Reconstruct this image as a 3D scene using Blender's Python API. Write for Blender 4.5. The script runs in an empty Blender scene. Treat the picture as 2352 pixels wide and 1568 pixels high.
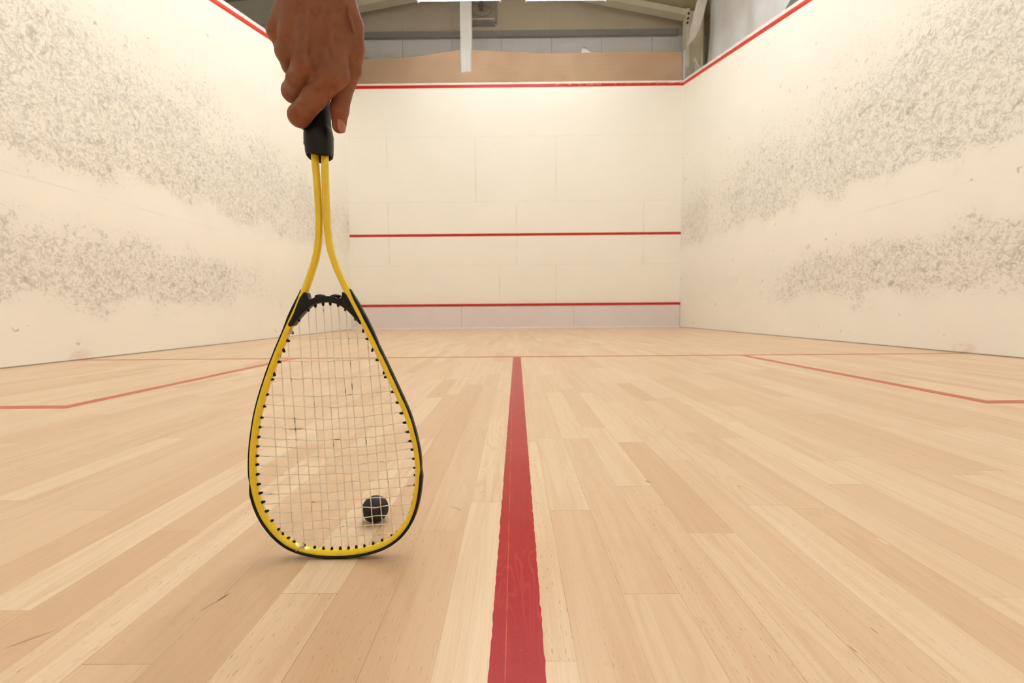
import bpy, bmesh, math, random
import numpy as np
from mathutils import Vector, Matrix

rnd = random.Random(7)
SC = bpy.context.scene
COL = SC.collection

# ------------------------------------------------------------------ helpers
def lin(r, g, b):
    f = lambda c: (c / 255 / 12.92) if c / 255 <= .04045 else ((c / 255 + .055) / 1.055) ** 2.4
    return (f(r), f(g), f(b), 1)

def link(name, me, mat=None, parent=None, smooth=False, loc=None):
    o = bpy.data.objects.new(name, me)
    COL.objects.link(o)
    if mat is not None:
        for m in (mat if isinstance(mat, (list, tuple)) else [mat]):
            me.materials.append(m)
    if parent is not None:
        o.parent = parent
    if loc is not None:
        o.location = loc
    if smooth:
        for p in me.polygons:
            p.use_smooth = True
    return o

def from_bm(name, bm, mat=None, parent=None, smooth=False, recalc=True, loc=None):
    if recalc:
        bmesh.ops.recalc_face_normals(bm, faces=bm.faces[:])
    me = bpy.data.meshes.new(name)
    bm.to_mesh(me)
    bm.free()
    return link(name, me, mat, parent, smooth, loc)

def empty(name, loc):
    o = bpy.data.objects.new(name, None)
    o.empty_display_size = .05
    COL.objects.link(o)
    o.location = loc
    return o

def tag(o, label=None, cat=None, group=None, kind=None):
    if label: o['label'] = label
    if cat: o['category'] = cat
    if group: o['group'] = group
    if kind: o['kind'] = kind
    return o

def bm_box(bm, lo, hi):
    v = [bm.verts.new((x, y, z)) for x in (lo[0], hi[0]) for y in (lo[1], hi[1]) for z in (lo[2], hi[2])]
    for f in ((0, 1, 3, 2), (4, 6, 7, 5), (0, 4, 5, 1), (2, 3, 7, 6), (0, 2, 6, 4), (1, 5, 7, 3)):
        bm.faces.new([v[i] for i in f])
    return v

def bm_prism(bm, pts, d):
    """closed polygon pts (3D) extruded by vector d"""
    d = Vector(d)
    a = [bm.verts.new(Vector(p)) for p in pts]
    b = [bm.verts.new(Vector(p) + d) for p in pts]
    n = len(pts)
    bm.faces.new(a)
    bm.faces.new(b[::-1])
    for i in range(n):
        bm.faces.new((a[i], a[(i + 1) % n], b[(i + 1) % n], b[i]))

def box(name, lo, hi, mat, parent=None, bevel=0, seg=2):
    bm = bmesh.new()
    bm_box(bm, lo, hi)
    if bevel:
        bmesh.ops.bevel(bm, geom=bm.edges[:], offset=bevel, segments=seg, affect='EDGES', profile=.5)
    return from_bm(name, bm, mat, parent, smooth=False)

def bm_sweep(bm, path, prof, closed=False, up=(0, 1, 0), caps=True, scale=None):
    """sweep a closed profile [(side, up)] along path; 'side' lies in the plane normal to 'up'"""
    up = Vector(up)
    path = [Vector(p) for p in path]
    n = len(path)
    rings = []
    for i, p in enumerate(path):
        if closed:
            t = path[(i + 1) % n] - path[i - 1]
        else:
            t = path[min(i + 1, n - 1)] - path[max(i - 1, 0)]
        t.normalize()
        s = t.cross(up)
        if s.length < 1e-5:
            s = Vector((1, 0, 0))
        s.normalize()
        u = s.cross(t)
        k = scale[i] if scale else (1, 1, 0)
        rings.append([bm.verts.new(p + s * (a * k[0] + k[2]) + u * (b * k[1])) for a, b in prof])
    m = len(prof)
    for i in range(n if closed else n - 1):
        A, B = rings[i], rings[(i + 1) % n]
        for j in range(m):
            bm.faces.new((A[j], A[(j + 1) % m], B[(j + 1) % m], B[j]))
    if caps and not closed:
        bm.faces.new(rings[0])
        bm.faces.new(rings[-1][::-1])

def ellipse(a, b, n=16, p=2.0):
    out = []
    for i in range(n):
        t = 2 * math.pi * i / n
        c, s = math.cos(t), math.sin(t)
        out.append((a * math.copysign(abs(c) ** (2 / p), c), b * math.copysign(abs(s) ** (2 / p), s)))
    return out

def bm_lathe(bm, rows, n=40, cap0=True, cap1=True, p=2.0, ctr=(0, 0)):
    """rows of (x, y, z, rx, ry): stacked super-ellipses"""
    rings = []
    for (x, y, z, rx, ry) in rows:
        rings.append([bm.verts.new((x + a, y + b, z)) for a, b in ellipse(rx, ry, n, p)])
    for A, B in zip(rings, rings[1:]):
        for j in range(n):
            bm.faces.new((A[j], A[(j + 1) % n], B[(j + 1) % n], B[j]))
    if cap0: bm.faces.new(rings[0])
    if cap1: bm.faces.new(rings[-1])

def bm_tube(bm, path, r, n=8, up=(0, 1, 0)):
    bm_sweep(bm, path, ellipse(r, r, n), up=up)

def spline(pts, n_per=6, closed=False):
    P = [Vector(p) for p in pts]
    out = []
    n = len(P)
    for i in range(n - 1):
        p0, p1, p2, p3 = P[max(i - 1, 0)], P[i], P[i + 1], P[min(i + 2, n - 1)]
        for k in range(n_per):
            t = k / n_per
            out.append(.5 * ((2 * p1) + (p2 - p0) * t + (2 * p0 - 5 * p1 + 4 * p2 - p3) * t * t + (3 * p1 - p0 - 3 * p2 + p3) * t ** 3))
    out.append(P[-1])
    return out

def relax(P, it, fix=1):
    P = [Vector(p) for p in P]
    for _ in range(it):
        Q = P[:]
        for i in range(fix, len(P) - fix):
            Q[i] = P[i] * .5 + (P[i - 1] + P[i + 1]) * .25
        P = Q
    return P

# ------------------------------------------------------------------ materials
class M:
    """small node-graph writer"""
    def __init__(s, name):
        s.mat = bpy.data.materials.new(name)
        s.mat.use_nodes = True
        s.t = s.mat.node_tree
        s.b = s.t.nodes['Principled BSDF']
        s._pos = None
    def node(s, ty, **props):
        n = s.t.nodes.new(ty)
        for k, v in props.items():
            setattr(n, k, v)
        return n
    def put(s, sock, v):
        if isinstance(v, bpy.types.NodeSocket):
            s.t.links.new(v, sock)
        elif v is not None:
            if sock.type == 'RGBA' and not hasattr(v, '__len__'):
                v = (v, v, v, 1)
            sock.default_value = v
    def math(s, op, a, b=None, c=None, clamp=False):
        n = s.node('ShaderNodeMath', operation=op, use_clamp=clamp)
        for i, v in enumerate((a, b, c)):
            if v is not None: s.put(n.inputs[i], v)
        return n.outputs[0]
    def ramp(s, x, a, b, lo=0.0, hi=1.0, smooth=True):
        n = s.node('ShaderNodeMapRange', interpolation_type='SMOOTHSTEP' if smooth else 'LINEAR', clamp=True)
        for i, v in enumerate((x, a, b, lo, hi)):
            s.put(n.inputs[i], v)
        return n.outputs[0]
    def pos(s):
        if s._pos is None:
            g = s.node('ShaderNodeNewGeometry')
            x = s.node('ShaderNodeSeparateXYZ')
            s.t.links.new(g.outputs['Position'], x.inputs[0])
            s._pos = (g.outputs['Position'], x.outputs[0], x.outputs[1], x.outputs[2])
        return s._pos
    def obj(s):
        return s.node('ShaderNodeTexCoord').outputs['Object']
    def xyz(s, x=0., y=0., z=0.):
        n = s.node('ShaderNodeCombineXYZ')
        for i, v in enumerate((x, y, z)): s.put(n.inputs[i], v)
        return n.outputs[0]
    def noise(s, vec, scale, detail=2, rough=.5, dist=0., color=False):
        n = s.node('ShaderNodeTexNoise')
        s.put(n.inputs['Vector'], vec)
        n.inputs['Scale'].default_value = scale
        n.inputs['Detail'].default_value = detail
        n.inputs['Roughness'].default_value = rough
        n.inputs['Distortion'].default_value = dist
        return n.outputs['Color' if color else 'Fac']
    def white(s, vec):
        n = s.node('ShaderNodeTexWhiteNoise', noise_dimensions='3D')
        s.put(n.inputs['Vector'], vec)
        return n.outputs['Value']
    def voro(s, vec, scale, rand=1., feature='F1', out='Distance'):
        n = s.node('ShaderNodeTexVoronoi', feature=feature)
        s.put(n.inputs['Vector'], vec)
        n.inputs['Scale'].default_value = scale
        n.inputs['Randomness'].default_value = rand
        return n.outputs[out]
    def mix(s, f, a, b, blend='MIX'):
        n = s.node('ShaderNodeMix', data_type='RGBA', blend_type=blend)
        s.put(n.inputs[0], f); s.put(n.inputs[6], a); s.put(n.inputs[7], b)
        return n.outputs[2]
    def vmath(s, op, a, b=None):
        n = s.node('ShaderNodeVectorMath', operation=op)
        s.put(n.inputs[0], a)
        if b is not None: s.put(n.inputs[1], b)
        return n.outputs[0]
    def bump(s, h, strength=.2, dist=.001):
        n = s.node('ShaderNodeBump')
        n.inputs['Strength'].default_value = strength
        n.inputs['Distance'].default_value = dist
        s.put(n.inputs['Height'], h)
        s.put(s.b.inputs['Normal'], n.outputs[0])
    def done(s, color=None, rough=.5, metal=0., spec=.5, **kw):
        if color is not None: s.put(s.b.inputs['Base Color'], color)
        s.put(s.b.inputs['Roughness'], rough)
        s.put(s.b.inputs['Metallic'], metal)
        s.put(s.b.inputs['Specular IOR Level'], spec)
        for k, v in kw.items():
            s.put(s.b.inputs[k.replace('_', ' ')], v)
        return s.mat

def plain(name, rgb, rough=.5, metal=0., var=.04, scale=9., spec=.5, bump=0., **kw):
    m = M(name)
    p = m.pos()[0]
    n = m.noise(p, scale, 3)
    c = lin(*rgb)
    d = tuple(x * (1 - 2 * var) for x in c[:3]) + (1,)
    col = m.mix(m.ramp(n, .35, .65), d, c)
    if bump:
        m.bump(m.noise(p, scale * 14, 2), bump, .001)
    return m.done(col, rough, metal, spec, **kw)

CREAM = (246, 241, 232)

def mat_side_wall(name, seed, ysc):
    m = M(name)
    P, X, Y, Z = m.pos()
    v0 = m.xyz(Y, Z, seed)
    # a wobble that bends the marks
    wob = m.vmath('SCALE', m.vmath('SUBTRACT', m.noise(v0, 7., 2, color=True), (.5, .5, .5)))
    wob.node.inputs['Scale'].default_value = .10
    v = m.vmath('ADD', v0, wob)
    low = m.noise(v0, 1.1, 3)
    low2 = m.noise(m.xyz(Y, Z, seed + 9), 2.6, 2)
    zz = m.math('ADD', Z, m.math('MULTIPLY', m.math('SUBTRACT', low2, .5), .5))
    back = m.ramp(Y, -.2, -5.8, .80, 1.0, False)              # struck more often towards the back of the court
    bandA = m.math('MULTIPLY', m.ramp(zz, 1.22 + ysc, 1.50 + ysc), m.ramp(zz, 1.9, 3.3, 1., .15))
    bandB = m.math('MULTIPLY', m.ramp(zz, .28, .56), m.ramp(zz, .76, 1.12, 1., 0.))
    bandB = m.math('MULTIPLY', bandB, m.ramp(Y, -.8, -4.6, .2, 1., False))
    dens = m.math('ADD', m.math('MAXIMUM', bandA, bandB), m.ramp(Y, -1., -6., .12, .27, False))
    dens = m.math('MULTIPLY', dens, back)
    dens = m.math('MULTIPLY', dens, m.ramp(low, .3, .7, .78, 1.15))
    dens = m.math('MINIMUM', dens, 1.)
    def smudges(scale, t_sparse, t_dense, soft, off):
        n = m.noise(m.vmath('ADD', v, (off, off * 2, 0)), scale, 2.5, .55, 1.2)
        thr = m.ramp(dens, 0, 1, t_sparse, t_dense, False)
        return m.ramp(n, thr, m.math('ADD', thr, soft))
    a = smudges(22., .78, .45, .22, 3.1)
    b = smudges(40., .78, .43, .20, 11.7)
    c3 = smudges(10., .76, .50, .22, 23.3)
    # single ball strikes: small crescents
    vs = m.voro(v, 6.5, 1.)
    vc = m.voro(v, 6.5, 1., out='Color')
    sp = m.node('ShaderNodeSeparateColor'); m.put(sp.inputs[0], vc)
    ring = m.math('ABSOLUTE', m.math('SUBTRACT', vs, m.ramp(sp.outputs[0], 0, 1, .06, .16, False)))
    ring = m.ramp(ring, .0, .07, 1., 0.)
    ring = m.math('MULTIPLY', ring, m.ramp(m.noise(v, 15., 1), .5, .62))
    ring = m.math('MULTIPLY', ring, m.math('GREATER_THAN', sp.outputs[1], m.ramp(dens, 0, 1, .72, .3, False)))
    mark = m.math('MAXIMUM', m.math('MULTIPLY', m.math('ADD', m.math('MULTIPLY', m.math('MAXIMUM', a, m.math('MULTIPLY', b, .85)), .72), m.math('MULTIPLY', c3, .34)), m.ramp(dens, .05, .8, .40, .66)),
                  m.math('MULTIPLY', ring, .55))
    haze = m.math('MULTIPLY', dens, .10)
    mark = m.math('MAXIMUM', mark, haze)
    base = m.mix(m.noise(v0, 2.2, 3), lin(241, 236, 222), lin(*CREAM))
    col = m.mix(m.math('MULTIPLY', mark, .82), base, lin(112, 100, 88))
    # the seam between the plaster panels
    seam = m.math('MULTIPLY', m.ramp(m.math('ABSOLUTE', m.math('SUBTRACT', Z, 1.225)), .002, .006, 1., 0.),
                  m.math('MULTIPLY', m.ramp(Y, -3.6, -5.0, 0., .16, False), m.ramp(m.noise(v0, 3.), .35, .6)))
    col = m.mix(seam, col, lin(150, 130, 105))
    # red paint smudge where the short line meets the wall
    sd = m.math('ADD', m.math('POWER', m.math('MULTIPLY', m.math('ADD', Y, 5.45), 9.), 2.), m.math('POWER', m.math('MULTIPLY', m.math('SUBTRACT', Z, .02), 14.), 2.))
    col = m.mix(m.math('MULTIPLY', m.ramp(sd, .0, 1., .22, 0.), m.ramp(m.noise(v0, 14.), .3, .6)), col, lin(196, 130, 112))
    return m.done(col, .62, spec=.25)

def mat_front_wall():
    m = M('front_wall_plaster')
    P, X, Y, Z = m.pos()
    v = m.xyz(X, Z, 4.)
    base = m.mix(m.noise(v, 1.4, 3), lin(242, 237, 223), lin(*CREAM))
    sp = m.math('MULTIPLY', m.ramp(m.noise(v, 26., 3, .6, .8), .66, .76), .14)
    col = m.mix(sp, base, lin(120, 105, 90))
    seams = [(-2.43, 1.24, 2.42), (-2.43, 3.1, 3.64), (-.74, 2.44, 3.66), (.80, 2.45, 3.66), (.04, 1.22, 2.43), (2.48, 1.2, 2.40), (.80, .5, 1.22), (-.3, .5, 1.22)]
    tot = None
    for x0, z0, z1 in seams:
        d = m.ramp(m.math('ABSOLUTE', m.math('SUBTRACT', X, x0)), .004, .022, 1., 0.)
        d = m.math('MULTIPLY', d, m.math('MULTIPLY', m.math('GREATER_THAN', Z, z0), m.math('LESS_THAN', Z, z1)))
        tot = d if tot is None else m.math('MAXIMUM', tot, d)
    for z0 in (1.23, 2.43, 3.65):
        tot = m.math('MAXIMUM', tot, m.math('MULTIPLY', .55, m.ramp(m.math('ABSOLUTE', m.math('SUBTRACT', Z, z0)), .004, .014, 1., 0.)))
    tot = m.math('MULTIPLY', tot, m.ramp(m.noise(v, 3.), .35, .6, .04, .14))
    col = m.mix(tot, col, lin(165, 140, 110))
    return m.done(col, .5, spec=.35)

def wood_grain(m, u, vv, r1, r2):
    """grain of one board: u across in metres, vv along in metres, r1/r2 random per board"""
    off = m.math('MULTIPLY', r1, 37.)
    off2 = m.math('MULTIPLY', r2, 53.)
    lowv = m.xyz(m.math('ADD', m.math('MULTIPLY', u, 9.), off), m.math('ADD', m.math('MULTIPLY', vv, 1.1), off2), off)
    streak = m.noise(m.xyz(m.math('ADD', m.math('MULTIPLY', u, 60.), off), m.math('ADD', m.math('MULTIPLY', vv, 2.2), off2), off), 1., 3, .55, .4)
    fine = m.noise(m.xyz(m.math('ADD', m.math('MULTIPLY', u, 520.), off), m.math('ADD', m.math('MULTIPLY', vv, 9.), off2), off), 1., 2, .5)
    # cathedral figure: contour lines of a stretched field
    fld = m.noise(lowv, 1.6, 2, .45)
    fig = m.math('SINE', m.math('MULTIPLY', fld, 75.))
    # short dark beech flecks along the board
    fl = m.noise(m.xyz(m.math('ADD', m.math('MULTIPLY', u, 700.), off), m.math('ADD', m.math('MULTIPLY', vv, 85.), off2), off), 1., 1, .5)
    fleck = m.ramp(fl, .66, .74)
    return streak, fine, fig, fleck, fld

def mat_floor():
    m = M('beech_floor')
    P, X, Y, Z = m.pos()
    at = m.node('ShaderNodeAttribute', attribute_name='board')
    sp = m.node('ShaderNodeSeparateColor'); m.put(sp.inputs[0], at.outputs['Color'])
    tone, r1, r2 = sp.outputs
    uv = m.node('ShaderNodeUVMap', uv_map='board_uv')
    su = m.node('ShaderNodeSeparateXYZ'); m.put(su.inputs[0], uv.outputs[0])
    u, v = su.outputs[0], su.outputs[1]
    streak, fine, fig, fleck, fld = wood_grain(m, u, v, r1, r2)
    c = m.mix(tone, lin(208, 173, 137), lin(229, 203, 170))
    c = m.mix(m.math('MULTIPLY', m.ramp(streak, .38, .72), m.ramp(r2, 0, 1, .18, .5, False)), c, lin(204, 164, 124))
    c = m.mix(m.math('MULTIPLY', m.ramp(fig, .35, 1.), m.ramp(r1, .35, 1., .0, .20)), c, lin(192, 147, 104))
    c = m.mix(m.math('MULTIPLY', m.ramp(fine, .35, .7), .16), c, lin(190, 148, 110))
    fs = m.math('MULTIPLY', fleck, m.ramp(r2, .2, 1., .10, .5))
    c = m.mix(fs, c, lin(140, 92, 58))
    # rare knots and dark flaws
    kn = m.voro(m.xyz(m.math('MULTIPLY', X, 3.4), m.math('MULTIPLY', Y, 1.5), 0.), 1.6, 1.)
    c = m.mix(m.math('MULTIPLY', m.ramp(kn, .012, .035, 1., 0.), .7), c, lin(110, 66, 40))
    for fx, fy, ang, hl, hw, st, rgb in ((-.3575, -8.1727, 1.27, .0085, .0012, .9, (58, 30, 18)), (-.3640, -8.188, 1.2, .012, .002, .35, (140, 86, 50)), (.236, -7.832, -.9, .007, .0035, .6, (120, 72, 42)),
                                         (.3059, -8.254, 1.72, .006, .0007, .8, (60, 40, 26)), (.3465, -8.230, 1.66, .006, .0006, .8, (60, 40, 26)), (.499, -8.056, 1.62, .011, .0018, .8, (236, 222, 206)),
                                         (.397, -7.856, -.9, .004, .0022, .55, (130, 80, 50)), (-.117, -7.943, -.7, .014, .003, .35, (120, 100, 84)), (-.511, -8.237, .8, .02, .0022, .4, (96, 84, 76))):
        dx, dy = m.math('SUBTRACT', X, fx), m.math('SUBTRACT', Y, fy)
        ca, sa = math.cos(ang), math.sin(ang)
        la = m.math('ADD', m.math('MULTIPLY', dx, ca / hl), m.math('MULTIPLY', dy, sa / hl))
        lb = m.math('SUBTRACT', m.math('MULTIPLY', dy, ca / hw), m.math('MULTIPLY', dx, sa / hw))
        rr = m.math('ADD', m.math('MULTIPLY', la, la), m.math('MULTIPLY', lb, lb))
        c = m.mix(m.ramp(rr, .3, 1.2, st, 0.), c, lin(*rgb))
    # the joints
    edge = m.math('MAXIMUM', m.ramp(u, .0003, .0008, 1., 0., False), m.ramp(v, .0003, .0012, 1., 0., False))
    c = m.mix(m.math('MULTIPLY', edge, m.ramp(m.noise(P, 6.), .35, .6, .18, .6)), c, lin(120, 82, 52))
    rg = m.math('ADD', .27, m.math('MULTIPLY', m.noise(P, 2., 1), .04))
    m.bump(m.math('SUBTRACT', m.math('ADD', fine, m.math('MULTIPLY', fleck, -.5)), m.math('MULTIPLY', edge, 1.5)), .05, .0005)
    return m.done(c, rg, spec=.32)

def mat_paint(name, rgb, seam=True):
    m = M(name)
    P, X, Y, Z = m.pos()
    n = m.noise(m.xyz(m.math('MULTIPLY', X, 260.), m.math('MULTIPLY', Y, 14.), 0.), 1., 3, .6)
    fld = m.noise(m.xyz(m.math('MULTIPLY', X, 24.), m.math('MULTIPLY', Y, 3.2), 2.), 1., 2, .5)
    fig = m.ramp(m.math('SINE', m.math('MULTIPLY', fld, 120.)), .55, 1.)
    c = m.mix(m.math('MULTIPLY', m.ramp(n, .4, .75), .30), lin(*rgb), lin(rgb[0] * .86, rgb[1] * .72, rgb[2] * .78))
    c = m.mix(m.math('MULTIPLY', fig, m.ramp(m.noise(P, 4.), .45, .65, 0., .28)), c, lin(214, 110, 84))
    c = m.mix(m.math('MULTIPLY', m.ramp(m.noise(m.vmath('MULTIPLY', P, (180, 900, 1)), 1., 2), .64, .72), .22), c, lin(222, 130, 105))
    if seam:
        d = m.ramp(m.math('ABSOLUTE', m.math('ADD', X, .0285)), .0003, .0007, 1., 0., False)
        d = m.math('MULTIPLY', d, m.ramp(m.noise(m.xyz(0., m.math('MULTIPLY', Y, 18.), 0.), 1.), .38, .55, .2, 1.))
        c = m.mix(m.math('MULTIPLY', d, .6), c, lin(222, 120, 84))
    m.bump(n, .06, .0005)
    return m.done(c, m.math('ADD', .26, m.math('MULTIPLY', n, .06)), spec=.2)

def mat_skin():
    m = M('skin')
    o = m.obj()
    n1 = m.noise(o, 38., 3, .6)
    n2 = m.noise(m.vmath('ADD', o, (3, 1, 2)), 95., 3, .6)
    n3 = m.noise(o, 640., 2, .5)
    c = m.mix(m.ramp(n1, .34, .68), lin(138, 91, 66), lin(146, 91, 64))
    c = m.mix(m.math('MULTIPLY', m.ramp(n2, .45, .75), .5), c, lin(122, 70, 46))
    c = m.mix(m.math('MULTIPLY', m.ramp(m.noise(o, 20., 2), .5, .75), .4), c, lin(112, 74, 60))
    # ruddier skin over the knuckles and finger ends
    at = m.node('ShaderNodeAttribute', attribute_name='ruddy')
    c = m.mix(m.math('MULTIPLY', at.outputs['Fac'], .42), c, lin(140, 60, 42))
    cr = m.voro(o, 900., 1., 'DISTANCE_TO_EDGE')
    m.bump(m.math('ADD', m.math('MULTIPLY', n2, 1.2), m.math('ADD', m.math('MULTIPLY', n3, .5), m.math('MULTIPLY', m.ramp(cr, 0., .12), .35))), .32, .0008)
    return m.done(c, m.ramp(n2, .3, .7, .42, .56), spec=.4, Subsurface_Weight=.08, Subsurface_Scale=.004, Subsurface_Radius=(1., .35, .2))

def mat_yellow():
    m = M('yellow_lacquer')
    o = m.obj()
    c = m.mix(m.noise(o, 30., 3), lin(244, 212, 30), lin(250, 222, 44))
    ox = m.node('ShaderNodeSeparateXYZ'); m.put(ox.inputs[0], o)
    # scratches where the head has been dragged over floors and walls
    low = m.math('MULTIPLY', m.ramp(ox.outputs[2], .30, .20), m.ramp(ox.outputs[0], -.02, -.06, .35, 1.))
    sc = m.ramp(m.noise(m.vmath('MULTIPLY', o, (260, 260, 60)), 1., 3, .65, .4), .63, .72)
    sc = m.math('MULTIPLY', m.math('MULTIPLY', sc, low), m.ramp(m.noise(o, 22.), .5, .62))
    c = m.mix(m.math('MULTIPLY', sc, .8), c, lin(96, 76, 30))
    return m.done(c, m.ramp(sc, 0, 1, .2, .5), spec=.55, Coat_Weight=.5, Coat_Roughness=.08)

def mat_string():
    m = M('nylon_string')
    o = m.obj()
    d = m.ramp(m.noise(m.vmath('MULTIPLY', o, (55, 55, 55)), 1., 2, .55), .60, .70)
    c = m.mix(m.math('MULTIPLY', d, .75), lin(252, 246, 236), lin(92, 78, 62))
    return m.done(c, .55, spec=.6, Transmission_Weight=.6, IOR=1.12)

def mat_emit(name, rgb, strength):
    m = M(name)
    m.b.inputs['Emission Color'].default_value = lin(*rgb)
    m.b.inputs['Emission Strength'].default_value = strength
    return m.done(lin(240, 240, 240), .5)

def mat_chipped():
    m = M('chipped_red_line')
    P, X, Y, Z = m.pos()
    n = m.noise(m.xyz(m.math('MULTIPLY', X, 9.), m.math('MULTIPLY', Z, 60.), 0.), 1., 3, .6)
    f = m.math('MULTIPLY', m.ramp(n, .56, .62), m.ramp(X, .2, 1.4))
    f = m.math('MULTIPLY', f, m.ramp(Z, 4.566, 4.58))
    return m.done(m.mix(m.math('MULTIPLY', f, .75), lin(200, 34, 22), lin(236, 206, 196)), .32)

LAMP = 46.0
MT_ = {
    'left': mat_side_wall('left_wall_plaster', 2., 0.), 'right': mat_side_wall('right_wall_plaster', 6., .10), 'front': mat_front_wall(),
    'floor': mat_floor(), 'centre': mat_paint('centre_line_paint', (172, 28, 30)), 'line': mat_paint('floor_line_paint', (196, 84, 50), False),
    'red': plain('red_wall_line', (200, 34, 22), .3, var=.06), 'redside': plain('red_moulding', (214, 52, 34), .42, var=.05),
    'cap': plain('white_cap', (236, 228, 222), .5), 'tin': plain('tin_board', (228, 219, 217), .45, var=.015, scale=2.),
    'white': plain('white_paint', (242, 238, 234), .45), 'gap': plain('shadow_gap_tone', (150, 138, 120), .7),
    'skin': mat_skin(), 'yellow': mat_yellow(), 'string': mat_string(),
    'black': plain('black_plastic', (13, 12, 12), .36, var=.1, scale=60, spec=.32), 'rubber': plain('black_grip', (11, 10, 11), .5, var=.12, scale=90, bump=.25, spec=.28),
    'ball': plain('ball_rubber', (24, 25, 29), .62, var=.1, scale=120, bump=.2), 'redmark': plain('red_print', (180, 46, 40), .5),
    'print': plain('pale_print', (198, 200, 206), .5), 'nail': plain('nail', (178, 122, 98), .28, var=.03, scale=200),
    'hair': plain('arm_hair', (150, 112, 74), .5),
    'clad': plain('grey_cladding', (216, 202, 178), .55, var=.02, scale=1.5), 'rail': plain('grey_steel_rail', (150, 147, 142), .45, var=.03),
    'roof': plain('olive_roof_sheet', (208, 196, 160), .6, var=.04, scale=3), 'steel': plain('cream_steel', (246, 236, 210), .45, var=.03, scale=4),
    'post': plain('white_post', (250, 248, 242), .5, var=.02, scale=4), 'tan': plain('tan_board', (224, 186, 150), .7, var=.05, scale=2.5),
    'film': plain('white_sheeting', (236, 237, 238), .5, var=.03, scale=3), 'flap': plain('pale_flap', (240, 230, 220), .6, var=.04, scale=5),
    'net': plain('net_cord', (126, 118, 104), .8), 'galv': plain('galvanised', (176, 166, 150), .4, .2, var=.06), 'dark': plain('dark_motor', (64, 56, 54), .5),
    'bolt': plain('bolt', (60, 52, 44), .5), 'lamp': mat_emit('lamp_diffuser', (249, 253, 255), LAMP), 'lampfront': mat_emit('front_lamp_diffuser', (249, 253, 255), LAMP * .36), 'fillback': mat_emit('back_fill_diffuser', (249, 253, 255), LAMP * .95), 'housing': plain('lamp_housing', (225, 222, 214), .5),
    'back': plain('back_wall_plaster', (242, 236, 225), .6), 'hallfloor': plain('hall_floor', (120, 112, 100), .7),
    'darknet': plain('dark_net_cord', (70, 66, 60), .85),
    'joint': plain('cladding_joint', (196, 188, 176), .6),
    'greynet': plain('folded_net', (120, 120, 110), .85, var=.1, scale=40),
}

# ------------------------------------------------------------------ the court shell
XL = -3.19
def xr(y): return 3.200 - .0068 * y          # the right wall's face
def zo(y): return 4.548 + .2480 * y          # lower edge of the sloping out line on the side walls
BACK = -9.75
struct = lambda o, kind='structure': tag(o, kind=kind)

# floor: one board after another, 66 mm wide, tone and grain random per board
W0, X00 = .0664, -.0285
known = {1: [-7.953], 2: [-7.540, -8.170], 3: [-7.854], 4: [-8.030], 5: [-7.7085], 7: [-7.952], 8: [-8.1786], 9: [-7.851], 11: [-7.694], 0: [-8.2684],
         -2: [-8.020], -4: [-8.1662], -5: [-7.951], -6: [-8.27], -7: [-7.697], -8: [-8.016], -11: [-7.943]}
tone_at = {(0, 0): .85, (0, 1): 1., (-1, 0): 1., (1, 0): .45, (1, 1): .85, (2, 0): .75, (2, 1): .55, (2, 2): .9, (3, 0): .62, (3, 1): .9, (4, 0): .8, (4, 1): .25,
           (5, 0): .55, (5, 1): .8, (-2, 0): .25, (-2, 1): .5, (-3, 0): .18, (-4, 0): .75, (-4, 1): .95, (-5, 0): .25, (-5, 1): .4, (-6, 0): .55, (-6, 1): .3}
fm = bmesh.new()
uvl = fm.loops.layers.uv.new('board_uv')
cl = fm.loops.layers.float_color.new('board')
i0 = int(math.floor((XL - .05 - X00) / W0))
i1 = int(math.ceil((3.32 - X00) / W0))
fr = random.Random(21)
for i in range(i0, i1):
    xa, xb = X00 + i * W0, X00 + (i + 1) * W0
    js = sorted(known.get(i, []))
    ys = []
    if js:
        y = js[0]
        while y > BACK:
            y -= fr.uniform(.42, .75); ys.append(max(y, BACK))
        ys = ys[::-1] + js
        y = js[-1]
        base_k = len(ys) - len(js) - 1
    else:
        y = BACK; ys = [y]
        y += fr.uniform(.05, .6); ys.append(y)
        base_k = None
    while y < .03:
        y += fr.uniform(.38, .72); ys.append(min(y, .03))
    for k in range(len(ys) - 1):
        ya, yb = ys[k], ys[k + 1]
        t = tone_at.get((i, k - base_k)) if base_k is not None else (tone_at.get((i, 0)) if ya > -8.75 and ya < -7.4 or yb > -8.3 and ya < -8.3 else None)
        if t is None:
            t = min(1, max(0, fr.gauss(.60, .24)))
        vs = [fm.verts.new((x, yy, 0)) for x, yy in ((xa, ya), (xb, ya), (xb, yb), (xa, yb))]
        f = fm.faces.new(vs)
        colr = (t, fr.random(), fr.random(), 1)
        for lp, (uu, vv) in zip(f.loops, ((0, 0), (W0, 0), (W0, yb - ya), (0, yb - ya))):
            lp[uvl].uv = (uu, vv)
            lp[cl] = colr
floor = struct(from_bm('floor', fm, MT_['floor'], recalc=False))

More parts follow.
